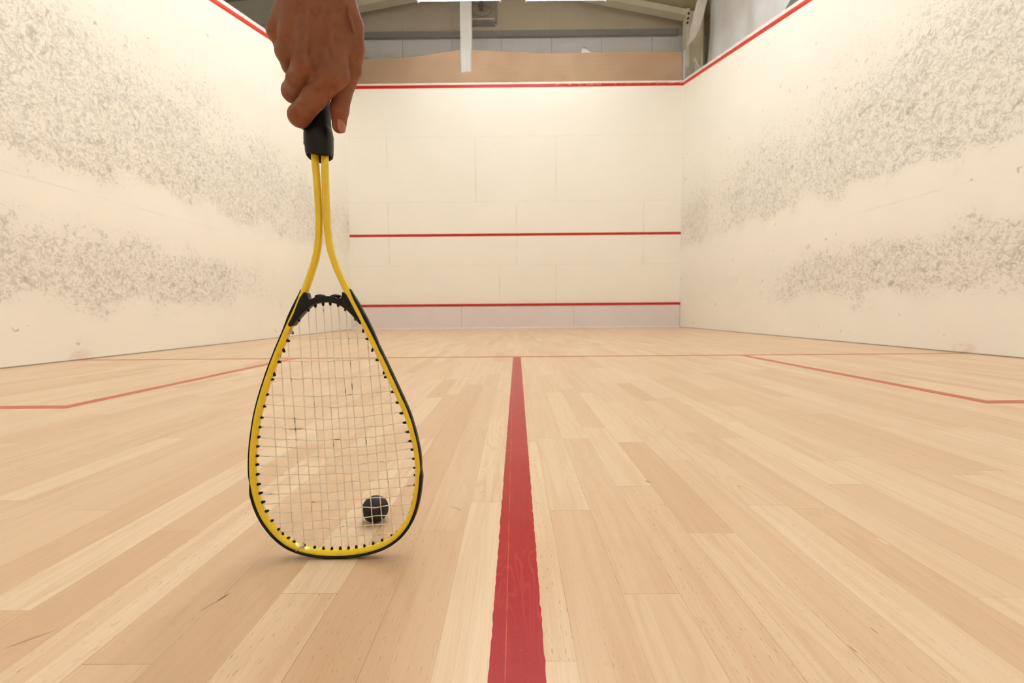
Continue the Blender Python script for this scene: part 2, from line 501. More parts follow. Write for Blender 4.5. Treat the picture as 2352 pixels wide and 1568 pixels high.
def strip(name, a0, a1, b0, b1, mat, jit=0., step=.008, z=.0006):
    """painted floor line between edge a0-a1 and edge b0-b1 (XY), with a slightly ragged edge"""
    bm = bmesh.new()
    a0, a1, b0, b1 = map(Vector, (a0, a1, b0, b1))
    n = max(2, int((a1 - a0).length / step)) if jit else 2
    n = min(n, 900)
    r = random.Random(5)
    L = []
    for k in range(n):
        t = k / (n - 1)
        p, q = a0.lerp(a1, t), b0.lerp(b1, t)
        d = (q - p).normalized()
        p = p + d * r.gauss(0, jit); q = q + d * r.gauss(0, jit)
        L.append((bm.verts.new((p.x, p.y, z)), bm.verts.new((q.x, q.y, z))))
    for A, B in zip(L, L[1:]):
        bm.faces.new((A[0], A[1], B[1], B[0]))
    for v in list(bm.verts):
        pass
    bmesh.ops.recalc_face_normals(bm, faces=bm.faces[:])
    r_ = bmesh.ops.extrude_face_region(bm, geom=bm.faces[:])
    for g in r_['geom']:
        if isinstance(g, bmesh.types.BMVert): g.co.z = .0001
    return from_bm(name, bm, mat, floor)

o = strip('centre_line', (-.0440, -8.34), (-.0286, -5.49), (.0078, -8.34), (.0258, -5.49), MT_['centre'], .00035)
tag(o, 'wide red painted centre line')
strip('centre_line', (-.0486, BACK), (-.0440, -8.34), (.0030, BACK), (.0078, -8.34), MT_['centre'], .00035)
strip('short_line', (XL, -5.4411), (xr(-5.44), -5.4411), (XL, -5.4911), (xr(-5.49), -5.4911), MT_['line'])
for s, xw, yb in ((-1, XL, -7.1058), (1, xr(-7), -7.1315)):
    xi = s * 1.6225
    strip('service_box_line', (xi - s * .025, -5.4911), (xi - s * .025, yb - .025), (xi + s * .025, -5.4911), (xi + s * .025, yb - .025), MT_['line'])
    strip('service_box_line', (xi + s * .025, yb + .025), (xw, yb + .025), (xi + s * .025, yb - .025), (xw, yb - .025), MT_['line'])

# walls
bm = bmesh.new()
bm_box(bm, (XL - .15, 0, -.02), (xr(0) + .15, .2, 4.60))
wf = struct(from_bm('wall_front', bm, MT_['front']))
bm = bmesh.new()
bm_prism(bm, [(XL, 0, -.02), (XL, BACK, -.02), (XL, BACK, zo(BACK) + .05), (XL, 0, zo(0) + .05)], (-.15, 0, 0))
wl = struct(from_bm('wall_left', bm, MT_['left']))
bm = bmesh.new()
A = [(xr(0), 0, -.02), (xr(BACK), BACK, -.02), (xr(BACK), BACK, zo(BACK) + .05), (xr(0), 0, zo(0) + .05)]
bm_prism(bm, A, (.15, 0, 0))
wr = struct(from_bm('wall_right', bm, MT_['right']))
bm = bmesh.new()
bm_box(bm, (XL - .15, BACK - .15, -.02), (xr(BACK) + .15, BACK, 2.13))
struct(from_bm('wall_back', bm, MT_['back']))

# red and white lines on the walls, each a strip with its own thickness
def wall_strip(name, pts, d, mat, parent):
    bm = bmesh.new()
    bm_prism(bm, pts, d)
    return from_bm(name, bm, mat, parent)
wall_strip('out_line', [(XL, 0, 4.546), (xr(0), 0, 4.546), (xr(0), 0, 4.600), (XL, 0, 4.600)], (0, -.006, 0), mat_chipped(), wf)
wall_strip('top_cap', [(XL - .15, -.008, 4.600), (xr(0) + .15, -.008, 4.600), (xr(0) + .15, -.008, 4.634), (XL - .15, -.008, 4.634)], (0, .21, 0), MT_['cap'], wf)
wall_strip('service_line', [(XL, 0, 1.7815), (xr(0), 0, 1.7815), (xr(0), 0, 1.8315), (XL, 0, 1.8315)], (0, -.002, 0), MT_['red'], wf)
for s, w, X in ((1, wl, lambda y: XL), (-1, wr, xr)):
    ya, yb = -.008, BACK
    # a shallow moulding: steep upper face, sloping lower face
    bm = bmesh.new()
    prof = [(0, 0), (.012, .022), (.012, .050), (0, .050)]
    R = []
    for y in (ya, yb):
        R.append([bm.verts.new((X(y) + s * a, y, zo(y) + b)) for a, b in prof])
    for j in range(4):
        bm.faces.new((R[0][j], R[0][(j + 1) % 4], R[1][(j + 1) % 4], R[1][j]))
    bm.faces.new(R[0]); bm.faces.new(R[1][::-1])
    from_bm('out_line', bm, MT_['redside'], w)
    wall_strip('top_cap', [(X(ya) + s * .014, ya, zo(ya) + .05), (X(yb) + s * .014, yb, zo(yb) + .05), (X(yb) + s * .014, yb, zo(yb) + .092), (X(ya) + s * .014, ya, zo(ya) + .092)], (-s * .17, 0, 0), MT_['cap'], w)
for nm, X, s in (('shadow_gap_left', lambda y: XL, 1), ('shadow_gap_right', xr, -1)):
    bm = bmesh.new()
    bm_prism(bm, [(X(-.05), -.05, 0), (X(BACK), BACK, 0), (X(BACK), BACK, .007), (X(-.05), -.05, .007)], (s * .003, 0, 0))
    struct(from_bm(nm, bm, MT_['gap']))  # thin strip coloured as the shadow gap at the wall's foot

# the tin
tin = empty('tin_board', (0, -.015, 0))
tag(tin, 'white tin board along the foot of the front wall with a red top strip', 'board')
xs = [XL + .004, -1.047, 1.139, xr(0) - .004]
for a, b in zip(xs, xs[1:]):
    box('tin_panel', (a + .003, -.012, .022), (b - .003, .015, .434), MT_['tin'], tin)
box('tin_strip', (xs[0], -.020, .434), (xs[-1], .015, .482), plain('tin_red_strip', (196, 30, 30), .22, var=.03), tin, .003)['label'] = 'red strip along the top of the tin'
box('kick_strip', (xs[0], -.026, .0), (xs[-1], .015, .024), MT_['white'], tin, .002)['label'] = 'white skirting strip under the tin'

# ------------------------------------------------------------------ the hall around and above the court
GY = 1.2
bm = bmesh.new()
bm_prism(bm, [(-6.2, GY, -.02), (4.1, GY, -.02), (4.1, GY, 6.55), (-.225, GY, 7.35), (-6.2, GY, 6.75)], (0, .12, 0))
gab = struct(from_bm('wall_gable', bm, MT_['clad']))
for k, x in enumerate((-5.55, -4.48, -3.41, -2.357, -1.3, -.245, .824, 1.891, 2.957)):
    box('cladding_joint', (x - .006, GY - .009, 0), (x + .006, GY, 6.9 - abs(x + .2) * .16), MT_['joint'], gab)
box('lamplit_cladding', (-6.2, GY - .006, 0), (4.1, GY, 6.14), plain('lamplit_cladding_tone', (246, 243, 241), .5, var=.015, scale=1.5), gab)['label'] = 'lamp-lit cladding below the rail, painted paler'  # lamp light on the lower gable, put into a paler panel
struct(box('wall_hall_left', (-6.3, -11, -.02), (-6.2, GY + .12, 6.8), plain('left_cladding', (150, 146, 138), .6)))
struct(box('wall_hall_right', (4.1, -11, -.02), (4.2, GY + .12, 6.6), MT_['clad']))
struct(box('wall_hall_back', (-6.3, -11.1, -.02), (4.2, -11, 7.3), MT_['hallfloor']))
bm = bmesh.new()
bm_box(bm, (-6.3, -11.1, -.12), (4.2, GY + .12, -.02))
struct(from_bm('floor_hall', bm, MT_['hallfloor']))
bm = bmesh.new()
bm_prism(bm, [(-6.3, GY + .12, 6.68), (-.225, GY + .12, 7.24), (4.2, GY + .12, 6.40), (4.2, GY + .12, 6.52), (-.225, GY + .12, 7.36), (-6.3, GY + .12, 6.80)], (0, -12.4, 0))
struct(from_bm('ceiling', bm, MT_['roof']))

# portal frame: rafters (haunched on the left) and the right-hand column
def plate(name, pts, y0, y1, mat, parent=None, bev=0):
    bm = bmesh.new()
    bm_prism(bm, [(x, y0, z) for x, z in pts], (0, y1 - y0, 0))
    return from_bm(name, bm, mat, parent)
pf = empty('portal_frame', (3.69, .85, 0))
tag(pf, 'cream steel portal frame with sloping rafters behind the front wall', 'frame')
def sub(pts): return [(x - 3.69, z) for x, z in pts]
plate('rafter', sub([(-.225, 7.05), (3.62, 6.285), (3.62, 6.44), (-.225, 7.21)]), -.02, .02, MT_['steel'], pf)
plate('rafter_flange', sub([(-.225, 7.035), (3.50, 6.292), (3.50, 6.312), (-.225, 7.055)]), -.1, .1, MT_['steel'], pf)
plate('rafter', sub([(-.225, 7.05), (-3.06, 6.565), (-5.39, 6.175), (-6.18, 6.0), (-6.18, 6.66), (-.225, 7.21)]), -.02, .02, MT_['steel'], pf)
plate('rafter_flange', sub([(-.225, 7.035), (-3.06, 6.550), (-5.39, 6.160), (-6.18, 5.985), (-6.18, 6.005), (-5.39, 6.18), (-3.06, 6.570), (-.225, 7.055)]), -.1, .1, MT_['steel'], pf)
col = empty('column', (0, 0, 0)); col.parent = pf
box('column_flange', (-.17, -.1, 0), (-.10, .1, 6.42), MT_['steel'], col)
box('column_web', (-.10, -.012, 0), (.13, .012, 6.42), MT_['steel'], col)
box('column_flange', (.13, -.1, 0), (.18, .1, 6.40), MT_['steel'], col)
for x, z in ((-.135, 6.31), (-.145, 6.215), (-.155, 6.13)):
    bm = bmesh.new()
    bmesh.ops.create_cone(bm, cap_ends=True, segments=12, radius1=.022, radius2=.018, depth=.03, matrix=Matrix.Translation((x, -.112, z)) @ Matrix.Rotation(math.pi / 2, 4, 'X'))
    from_bm('bolt', bm, MT_['bolt'], col)
bm = bmesh.new()
bm_tube(bm, [(-.02, -.13, 5.42), (.14, -.13, 5.16), (.22, -.13, 5.02)], .035, 10)
from_bm('brace', bm, MT_['steel'], pf, True)
bm = bmesh.new()
bm_tube(bm, [(.03, -.12, 5.45), (.03, -.12, 4.7)], .025, 10, up=(1, 0, 0))
from_bm('conduit', bm, MT_['white'], pf, True)

rail = box('steel_rail', (-6.18, 1.10, 6.13), (3.5, GY - .001, 6.245), MT_['rail'], None, .006)
tag(rail, 'grey horizontal steel rail across the grey gable cladding', 'rail')

post = empty('steel_post', (-.92, .36, 0))
tag(post, 'white vertical steel post rising behind the tan board', 'post')
box('flange', (-.108, -.02, 0), (.108, 0, 7.12), MT_['post'], post, .003)
box('web', (-.008, 0, 0), (.008, .16, 7.10), MT_['post'], post)
box('flange', (-.108, .16, 0), (.108, .18, 7.08), MT_['post'], post)

# extractor fan on the gable
fan = empty('extractor_fan', (-.655, GY - .06, 6.72))
tag(fan, 'round wall extractor fan in a galvanised plate beside the white post', 'fan')
box('fan_plate', (-.29, .0, -.27), (.30, .06, .34), MT_['galv'], fan, .006)
bm = bmesh.new()
ring = [(math.cos(t) * .235, -.03, .07 + math.sin(t) * .235) for t in [2 * math.pi * k / 48 for k in range(48)]]
bm_sweep(bm, ring, ellipse(.022, .04, 10), closed=True)
from_bm('fan_ring', bm, MT_['galv'], fan, True)
bm = bmesh.new()
for k in range(5):
    a = 2 * math.pi * k / 5
    pts = [Matrix.Rotation(a, 3, 'Y') @ Vector(p) for p in ((.04, -.02, -.03), (.2, -.035, -.075), (.205, -.005, .075), (.04, -.008, .03))]
    bm_prism(bm, [p + Vector((0, 0, .07)) for p in pts], (0, .006, 0))
from_bm('fan_blades', bm, MT_['galv'], fan)
box('fan_motor', (-.045, -.11, -.08), (.04, -.02, .07), MT_['dark'], fan, .01)
bm = bmesh.new()
bm_tube(bm, [(-.20, -.05, .10), (0, -.07, .03), (.21, -.05, .16)], .012, 8)
from_bm('motor_bracket', bm, MT_['galv'], fan, True)
box('fan_ledge', (-.28, -.035, -.245), (.27, .0, -.225), MT_['white'], fan)
bm = bmesh.new()
for k in range(16):
    bm_box(bm, (-.275 + k * .034, -.02, -.335), (-.260 + k * .034, .06, -.25))
bm_box(bm, (-.28, .02, -.34), (.28, .06, -.25))
from_bm('fan_grille', bm, MT_['rail'], fan)
bm = bmesh.new()
bm_tube(bm, [(.315, -.01, .5), (.315, -.01, -.33)], .016, 8, up=(1, 0, 0))
from_bm('cable_pipe', bm, MT_['galv'], fan, True)

# the tan board hung behind the top of the front wall, with a notch for the post
top = [(-3.3, 5.25), (-2.923, 5.258), (-2.5, 5.262), (-2.15, 5.262), (-1.82, 5.30), (-1.513, 5.34), (-1.25, 5.375), (-1.032, 5.40)]
notch = [(-1.032, 4.99), (-.975, 4.98), (-.93, 5.00), (-.87, 4.992), (-.808, 4.995), (-.808, 5.40)]
top2 = [(-.775, 5.397), (-.4, 5.372), (.011, 5.348), (.687, 5.312), (1.363, 5.317), (2.3, 5.325), (3.277, 5.320), (3.287, -.02)]
bm = bmesh.new()
# split in columns so the long edge stays clean
plist = top + notch + top2
bm_prism(bm, [(x, .30, z) for x, z in plist] + [(-3.3, .30, -.02)], (0, .012, 0))
tb = from_bm('tan_board', bm, MT_['tan'])
tag(tb, 'long tan fibreboard strip showing above the front wall behind the net', 'board')
box('board_edge', (3.289, .27, 4.62), (3.335, .31, 5.34), plain('pale_edge', (206, 204, 206), .6), tb)['label'] = 'pale grey curled edge at the right end'
bm = bmesh.new()
bm_prism(bm, [(1.32, .285, 5.31), (1.52, .285, 5.315), (1.44, .285, 5.37), (1.335, .285, 5.395)], (0, .012, 0))
tag(from_bm('paper_scrap', bm, MT_['white']), 'small white paper scrap sticking up over the tan board right of the post', 'paper')
box('wall_bracket', (-3.25, GY - .03, 5.752), (-3.08, GY, 5.82), MT_['white'])
tag(bpy.data.objects['wall_bracket'], 'small white bracket on the grey cladding just right of the wrist', 'bracket')

# hanging flap and plastic sheeting at the right
bm = bmesh.new()
fl = [(3.601, 6.42), (3.80, 6.42), (3.72, 6.10), (3.653, 5.853), (3.564, 5.651), (3.50, 5.575), (3.422, 5.505), (3.440, 5.62), (3.452, 5.733), (3.52, 6.05)]
bm_prism(bm, [(x, .42 - .05 * math.sin(x * 9), z) for x, z in fl], (0, .006, 0))
tag(from_bm('hanging_flap', bm, MT_['flap']), 'pale cloth flap hanging from the roof in front of the cream column', 'cloth')

bm = bmesh.new()
NY, NZ = 90, 40
G = []
for i in range(NY + 1):
    y = .58 - 7.0 * i / NY
    row = []
    for k in range(NZ + 1):
        z = 6.42 - 6.44 * k / NZ
        fold = .05 * math.sin(y * 4.1 + z * .9) + .03 * math.sin(y * 9.3 - z * 1.7) + .04 * math.sin(z * 2.2 + y * 1.4)
        row.append(bm.verts.new((3.86 + fold * (.5 + .5 * k / NZ), y, z)))
    G.append(row)
for i in range(NY):
    for k in range(NZ):
        bm.faces.new((G[i][k], G[i + 1][k], G[i + 1][k + 1], G[i][k + 1]))
o = from_bm('plastic_sheeting', bm, MT_['film'], None, True)
md = o.modifiers.new('thick', 'SOLIDIFY'); md.thickness = .004
tag(o, 'pale translucent sheeting hung in soft folds beyond the right wall', 'sheeting')
bm = bmesh.new()
pl = [(3.52, -3.75 + .012 * k, 4.20 + .033 * k) for k in range(2)]
bm_prism(bm, [(3.48, -2.35, -.02), (3.48, -4.6, -.02), (3.48, -4.6, 4.6), (3.48, -3.6, 4.52), (3.48, -2.35, 4.02)], (.02, 0, 0))
tag(from_bm('folded_net', bm, MT_['greynet']), 'grey-green fold of netting lying behind the top of the right wall', 'net')

# the safety net: 24 mm mesh
def net(name, label, lines, mat='net', r=.0015):
    bm = bmesh.new()
    for a, b in lines:
        a, b = Vector(a), Vector(b)
        t = (b - a).normalized()
        s = t.orthogonal().normalized() * r
        u = t.cross(s.normalized()) * r
        rings = []
        for p in (a, b):
            rings.append([bm.verts.new(p + s * math.cos(k * 2.0944) + u * math.sin(k * 2.0944)) for k in range(3)])
        for k in range(3):
            bm.faces.new((rings[0][k], rings[0][(k + 1) % 3], rings[1][(k + 1) % 3], rings[1][k]))
    return tag(from_bm(name, bm, MT_[mat], recalc=False), label, 'net')
def zroof(x): return (7.22 - (x + .225) * .19) if x > -.225 else (7.22 + (x + .225) * .092)
P = .024
L = []
x = XL
while x < 3.2:
    L.append(((x, .10, 4.634), (x, .10, zroof(x))))
    x += P
z = 4.66
while z < 7.2:
    xa = XL if z < 6.94 else -.225 - (7.22 - z) / .092
    xb = 3.2 if z < 6.55 else -.225 + (7.22 - z) / .19
    L.append(((xa, .10, z), (xb, .10, z)))
    z += P
net('safety_net', 'fine square safety net stretched above the front wall', L)
L = []
y = .10
while y > -7.5:
    L.append(((XL - .07, y, zo(y) + .092), (XL - .07, y, 6.94)))
    y -= P
z = 3.2
while z < 6.94:
    ylo = -7.5
    yhi = .10
    ymin_top = (z - 4.64) / .248           # below this Y the net exists at height z
    L.append(((XL - .07, ylo, z), (XL - .07, min(yhi, ymin_top), z)))
    z += P
net('safety_net', 'fine square safety net stretched above the sloping left wall', L, 'darknet', .0019)

# fluorescent fixtures
def fixture(x, y, z, ln, rot, label, lamp='lamp'):
    r = empty('fluorescent_light', (x, y, z))
    r.rotation_euler = (0, 0, rot)
    tag(r, label, 'light', 'fluorescent lights over the court')
    h = ln / 2
    box('housing', (-h, -.06, .10), (h, .06, .15), MT_['housing'], r, .006)
    bm = bmesh.new()
    n = 10
    prof = [(.075, .10)] + [(.075 * math.cos(math.pi * k / n), .055 - .055 * math.sin(math.pi * k / n)) for k in range(n + 1)] + [(-.075, .10)]
    n += 2
    R = [[bm.verts.new((xx, a, b)) for a, b in prof] for xx in (-h + .03, h - .03)]
    for j in range(n):
        bm.faces.new((R[0][j], R[0][j + 1], R[1][j + 1], R[1][j]))
    bm.faces.new(R[0]); bm.faces.new(R[1][::-1])
    bm.faces.new((R[0][0], R[0][-1], R[1][-1], R[1][0]))
    from_bm('diffuser', bm, MT_[lamp], r, False)
    for s in (-1, 1):
        box('end_cap', (s * h - .03 if s > 0 else -h, -.08, .002), (s * h if s > 0 else -h + .03, .08, .102), MT_['housing'], r, .004)
        bm = bmesh.new()
        bm_tube(bm, [(s * h * .7, 0, .148), (s * h * .7, 0, zroof(x) - z)], .006, 6, up=(1, 0, 0))
        from_bm('hanger', bm, MT_['galv'], r)
    return r
FZ = 5.53
fixture(-.905, -.9, FZ, 1.42, 0, 'long white fluorescent light nearest the front wall, left of the fan', 'lampfront')
fixture(.89, -.9, FZ - .012, 1.38, 0, 'long white fluorescent light nearest the front wall, right of the fan', 'lampfront')
for yy, nm in ((-3.0, 'second row from the front wall'), (-5.1, 'third row from the front wall'), (-7.3, 'added fourth row from the front wall'), (-9.1, 'added last row, by the back wall')):  # unseen rows; the back two are added to light the camera side
    for xx, sd in ((-.55, 'left'), (.55, 'right')):
        fixture(xx, yy, FZ, 1.5, math.pi / 2, 'unseen fluorescent light hung lengthwise on the %s in the %s' % (sd, nm), 'lamp' if yy > -6 else 'fillback')

# ------------------------------------------------------------------ the racket
RK = Vector((-.2612, -8.089, 0))
racket = empty('squash_racket', RK)
tag(racket, 'yellow squash racket with black grip standing on its head on the wooden floor', 'racket')
FRAME = [(-5.9, 560), (-7.2, 540), (-7.5, 528.5), (-5.6, 496.7), (-4.9, 471.0), (-4.6, 444.8), (-6.3, 418.5), (-9.6, 400.9), (-15.5, 383.4), (-21.3, 368.7), (-25.9, 357.8), (-35.2, 336.0), (-47.5, 312.5), (-57.7, 290.9), (-67.7, 269.4), (-76.7, 247.4), (-85.1, 225.5), (-92.0, 203.4), (-95.4, 191.0), (-101.0, 162.7), (-104.0, 139.3), (-105.0, 117.4), (-104.2, 99.7), (-101.6, 83.6), (-97.1, 67.5), (-90.0, 51.5), (-74.7, 30.3), (-58.5, 18.3), (-41.2, 11.3), (-18.6, 7.0), (4.9, 6.2), (28.5, 8.0), (44.3, 10.9), (59.8, 15.2), (75.8, 23.0), (89.6, 34.6), (100.4, 50.0), (107.2, 66.3), (111.1, 82.3), (113.7, 98.3), (115.0, 114.0), (115.0, 129.8), (113.5, 145.5), (110.6, 161.3), (106.9, 177.1), (102.6, 192.4), (97.4, 206.0), (88.9, 225.2), (79.8, 246.6), (70.1, 268.3), (60.3, 290.0), (50.1, 311.7), (39.3, 333.6), (29.0, 354.5), (23.3, 367.0), (15.9, 383.6), (10.2, 400.7), (6.8, 418.4), (5.3, 444.7), (5.0, 470.9), (5.1, 496.6), (5.6, 528.3), (5.4, 540), (4.2, 560)]
fpath = relax(spline([(x / 1000, 0, z / 1000) for x, z in FRAME], 5), 14, 1)
bm = bmesh.new()
bm_sweep(bm, fpath, ellipse(.0043, .0058, 20, 2.15))
from_bm('frame', bm, MT_['yellow'], racket, True)['label'] = 'scratched yellow tube frame'

THROAT = [(-41.0, 311.7), (-38.5, 315.9), (-33.9, 321.1), (-26.0, 329.6), (-19.3, 335.5), (-12.7, 339.0), (-4.0, 340.9), (5.7, 341.0), (15.4, 338.9), (22.8, 335.1), (29.1, 330.2), (36.4, 322.6), (41.6, 316.1), (45.2, 311.7), (47.5, 313.5), (40.5, 328), (34.4, 340.6), (29.0, 351.0), (23.4, 354.5), (22.8, 349.6), (21.9, 346.8), (18.8, 345.6), (16.7, 346.6), (13.6, 348.2), (9.8, 348.7), (6.6, 348.9), (3.9, 349.0), (-3.7, 349.0), (-6.4, 348.8), (-9.6, 348.4), (-12.9, 347.4), (-15.9, 345.6), (-18.7, 345.3), (-20.8, 347.6), (-21.7, 353.4), (-25.6, 354.4), (-31.1, 347.4), (-35.9, 337.2), (-40.7, 326.0), (-48.4, 312.5), (-45.5, 309.8)]
bm = bmesh.new()
bm_prism(bm, [(x / 1000, -.0062, z / 1000) for x, z in THROAT], (0, .0124, 0))
o = from_bm('throat_bridge', bm, MT_['black'], racket, True)
md = o.modifiers.new('round', 'BEVEL'); md.width = .0022; md.segments = 3; md.limit_method = 'ANGLE'; md.angle_limit = math.radians(50)
o['label'] = 'black arched throat piece'
for cx_, z_ in ((-8.2, 349.2), (11.9, 349.0)):
    bm = bmesh.new()
    bmesh.ops.create_uvsphere(bm, u_segments=20, v_segments=10, radius=1)
    for v in bm.verts: v.co = Vector((v.co.x * .0072 + cx_ / 1000, v.co.y * .005 + .003, v.co.z * .0026 + z_ / 1000))
    from_bm('string_guide', bm, MT_['black'], racket, True)

# outer strips: guard around the head's tip and grommet strips up both sides
def sub_path(z_lo, z_hi, side):
    pts = [p for p in fpath if z_lo <= p.z <= z_hi and (p.x < 0.004) == (side < 0)]
    return pts
def out_strip(name, pts, th, wd, off, bumps=0., taper=4):
    n = len(pts)
    sc = []
    for i in range(n):
        e = min(1., (min(i, n - 1 - i) + .3) / taper)
        w = 1 + bumps * max(0, math.sin(i * .85)) ** 2
        sc.append((e * w, .6 + .4 * e, off + th * .5 * (w - 1)))
    bm = bmesh.new()
    bm_sweep(bm, pts, ellipse(th, wd, 14, 3.), scale=sc)
    o = from_bm(name, bm, MT_['black'], racket, True)
    return o
iL = min(range(len(fpath)), key=lambda i: (fpath[i] - Vector((-.1045, 0, .103))).length)
iR = min(range(len(fpath)), key=lambda i: (fpath[i] - Vector((.1148, 0, .122))).length)
iLt = min(range(len(fpath)), key=lambda i: (fpath[i] - Vector((-.0262, 0, .3575))).length)
iRt = min(range(len(fpath)), key=lambda i: (fpath[i] - Vector((.0275, 0, .3575))).length)
# the sweep's 'side' points to the outside of the head along this path
sgn = 1 if ((fpath[iL + 3] - fpath[iL]).cross(Vector((0, 1, 0)))).x < 0 else -1
out_strip('bumper_guard', fpath[iL:iR + 1], .0022, .0068, sgn * .0041)['label'] = 'black guard round the tip of the head'
out_strip('grommet_strip', fpath[iLt:iL + 2], .0010, .0048, sgn * .0041, .35)
out_strip('grommet_strip', fpath[iR - 2:iRt + 1], .0010, .0048, sgn * .0041, .35)
for i, s in ((iLt, 1), (iRt, -1)):
    seg = fpath[i:i + 15] if s > 0 else fpath[i - 19:i + 1]
    out_strip('throat_cheek', seg, .0019, .0050, sgn * .0047, .35, 6)

# strings
MTP = [(-71.0, 247.9), (-57.2, 279.0), (-45.3, 302.8), (-36.0, 318.9), (-23.4, 332.0), (-13.7, 337.0), (-3.6, 339.3), (5.7, 339.6), (15.8, 337.6), (25.4, 332.2), (38.0, 319.9), (47.7, 304.2), (58.9, 279.2), (73.1, 249.6)]
MBP = [(-69.4, 32.0), (-54.2, 21.7), (-40.7, 16.0), (-27.0, 13.2), (-15.0, 12.0), (-3.9, 11.4), (7.4, 11.8), (18.6, 12.4), (29.1, 13.7), (40.2, 15.2), (52.0, 18.4), (64.3, 22.4), (77.2, 28.8), (91.7, 40.8)]
CLP = [(-51.4, 292.0), (-64.0, 264.3), (-74.3, 241.4), (-81.9, 221.3), (-86.5, 205.9), (-90.6, 191.0), (-93.6, 178.2), (-95.8, 164.9), (-97.9, 152.4), (-98.8, 139.4), (-99.4, 127.7), (-99.2, 114.5), (-98.3, 101.1), (-96.1, 89.1), (-93.5, 76.8), (-89.1, 64.3), (-83.2, 50.9), (-75.1, 38.8), (-62.6, 26.6)]
CRP = [(52.8, 293.6), (65.0, 266.1), (75.3, 243.6), (84.1, 223.8), (89.7, 209.6), (94.4, 195.3), (98.3, 182.8), (101.9, 170.3), (105.3, 158.1), (107.8, 146.7), (109.5, 134.5), (110.8, 122.2), (111.2, 112.1), (110.5, 98.7), (109.5, 86.3), (106.9, 73.5), (102.6, 60.0), (96.9, 48.0), (85.3, 34.4)]
SAG = [.5, 1.5, 2.5, 4.0, 5.0, 6.0, 6.5, 6.5, 6.5, 6.0, 5.0, 4.0, 3.0, 2.0, 1.5, .8, 0, -.5, -.5]
def frame_pt(p):
    """nearest point of the tube's axis"""
    q = Vector((p[0] / 1000, 0, p[1] / 1000))
    return min(fpath, key=lambda f: (f - q).length)
def ext(p, into):
    """string end carried on into the tube"""
    q = Vector((p[0] / 1000, 0, p[1] / 1000))
    f = frame_pt(p)
    d = (f - q)
    return f if d.length < .02 else q + (q - into).normalized() * .006
def pegmesh(p, q):
    bm = bmesh.new()
    d = (q - p).normalized()
    a = p - d * .0062
    for (r0, s0, s1) in ((.0019, 0., .0070), (.0014, .0070, .0088)):
        bm_tube(bm, [a + d * s0, a + d * s1], r0, 10, up=(0, 1, 0))
    return bm
def crosspath(k, n=56):
    a, b = CLP[k], CRP[k]
    A = ext(a, Vector((b[0] / 1000, 0, b[1] / 1000))); B = ext(b, Vector((a[0] / 1000, 0, a[1] / 1000)))
    pts = []
    for i in range(n + 1):
        t = i / n
        p = A.lerp(B, t)
        s = 4 * t * (1 - t)
        p.z -= SAG[k] / 1000 * (s ** 1.3) * 1.05
        p.z += .0006 * math.sin(t * 31 + k * 1.7) * s
        p.y += .0010 * math.cos(math.pi * (t * 13.5 + k)) * min(1, s * 3)
        pts.append(p)
    return pts
for k in range(19):
    bm = bmesh.new()
    bm_tube(bm, crosspath(k),   .00068, 7)
    from_bm('cross_string', bm, MT_['string'], racket, True)
for k in range(14):
    a, b = MTP[k], MBP[k]
    A0, B0 = Vector((a[0] / 1000, 0, a[1] / 1000)), Vector((b[0] / 1000, 0, b[1] / 1000))
    top_in_bridge = 3 <= k <= 10
    A = A0 + (A0 - B0).normalized() * .004 if top_in_bridge else ext(a, B0)
    B = ext(b, A0)
    pts = []
    for i in range(31):
        t = i / 30
        p = A.lerp(B, t)
        p.x += .0005 * math.sin(t * 9 + k * 2.1) * 4 * t * (1 - t)
        pts.append(p)
    bm = bmesh.new()
    bm_tube(bm, pts,   .00068, 7, up=(0, 1, 0))
    from_bm('main_string', bm, MT_['string'], racket, True)
# grommets at every string end
ends = []
for k in range(14):
    ends += [(MTP[k], MBP[k]), (MBP[k], MTP[k])]
for k in range(19):
    ends += [(CLP[k], CRP[k]), (CRP[k], CLP[k])]
for p, q in ends:
    P0 = Vector((p[0] / 1000, 0, p[1] / 1000)); Q0 = Vector((q[0] / 1000, 0, q[1] / 1000))
    f = frame_pt(p)
    n = (P0 - f)
    dirn = (Q0 - P0).normalized()
    if n.length > .001 and n.length < .016:
        dirn = (dirn + n.normalized() * .8).normalized()
    bm = pegmesh(P0, P0 + dirn)
    from_bm('grommet', bm, MT_['black'], racket, True)
for (x_, z_, y_) in ((-45.6, 303.5, -.002), (-41.0, 17.5, -.004)):
    bm = bmesh.new()
    bmesh.ops.create_uvsphere(bm, u_segments=14, v_segments=10, radius=.0026)
    for v in bm.verts: v.co = Vector((v.co.x * .9, v.co.y, v.co.z * 1.2)) + Vector((x_ / 1000, y_, z_ / 1000))
    bm_tube(bm, [(x_ / 1000 - .008, y_ - .003, z_ / 1000 - .005), (x_ / 1000, y_, z_ / 1000), (x_ / 1000 + .001, y_, z_ / 1000 + .006)], .0008, 6)
    from_bm('string_knot', bm, MT_['string'], racket, True)['label'] = 'pale string knot'

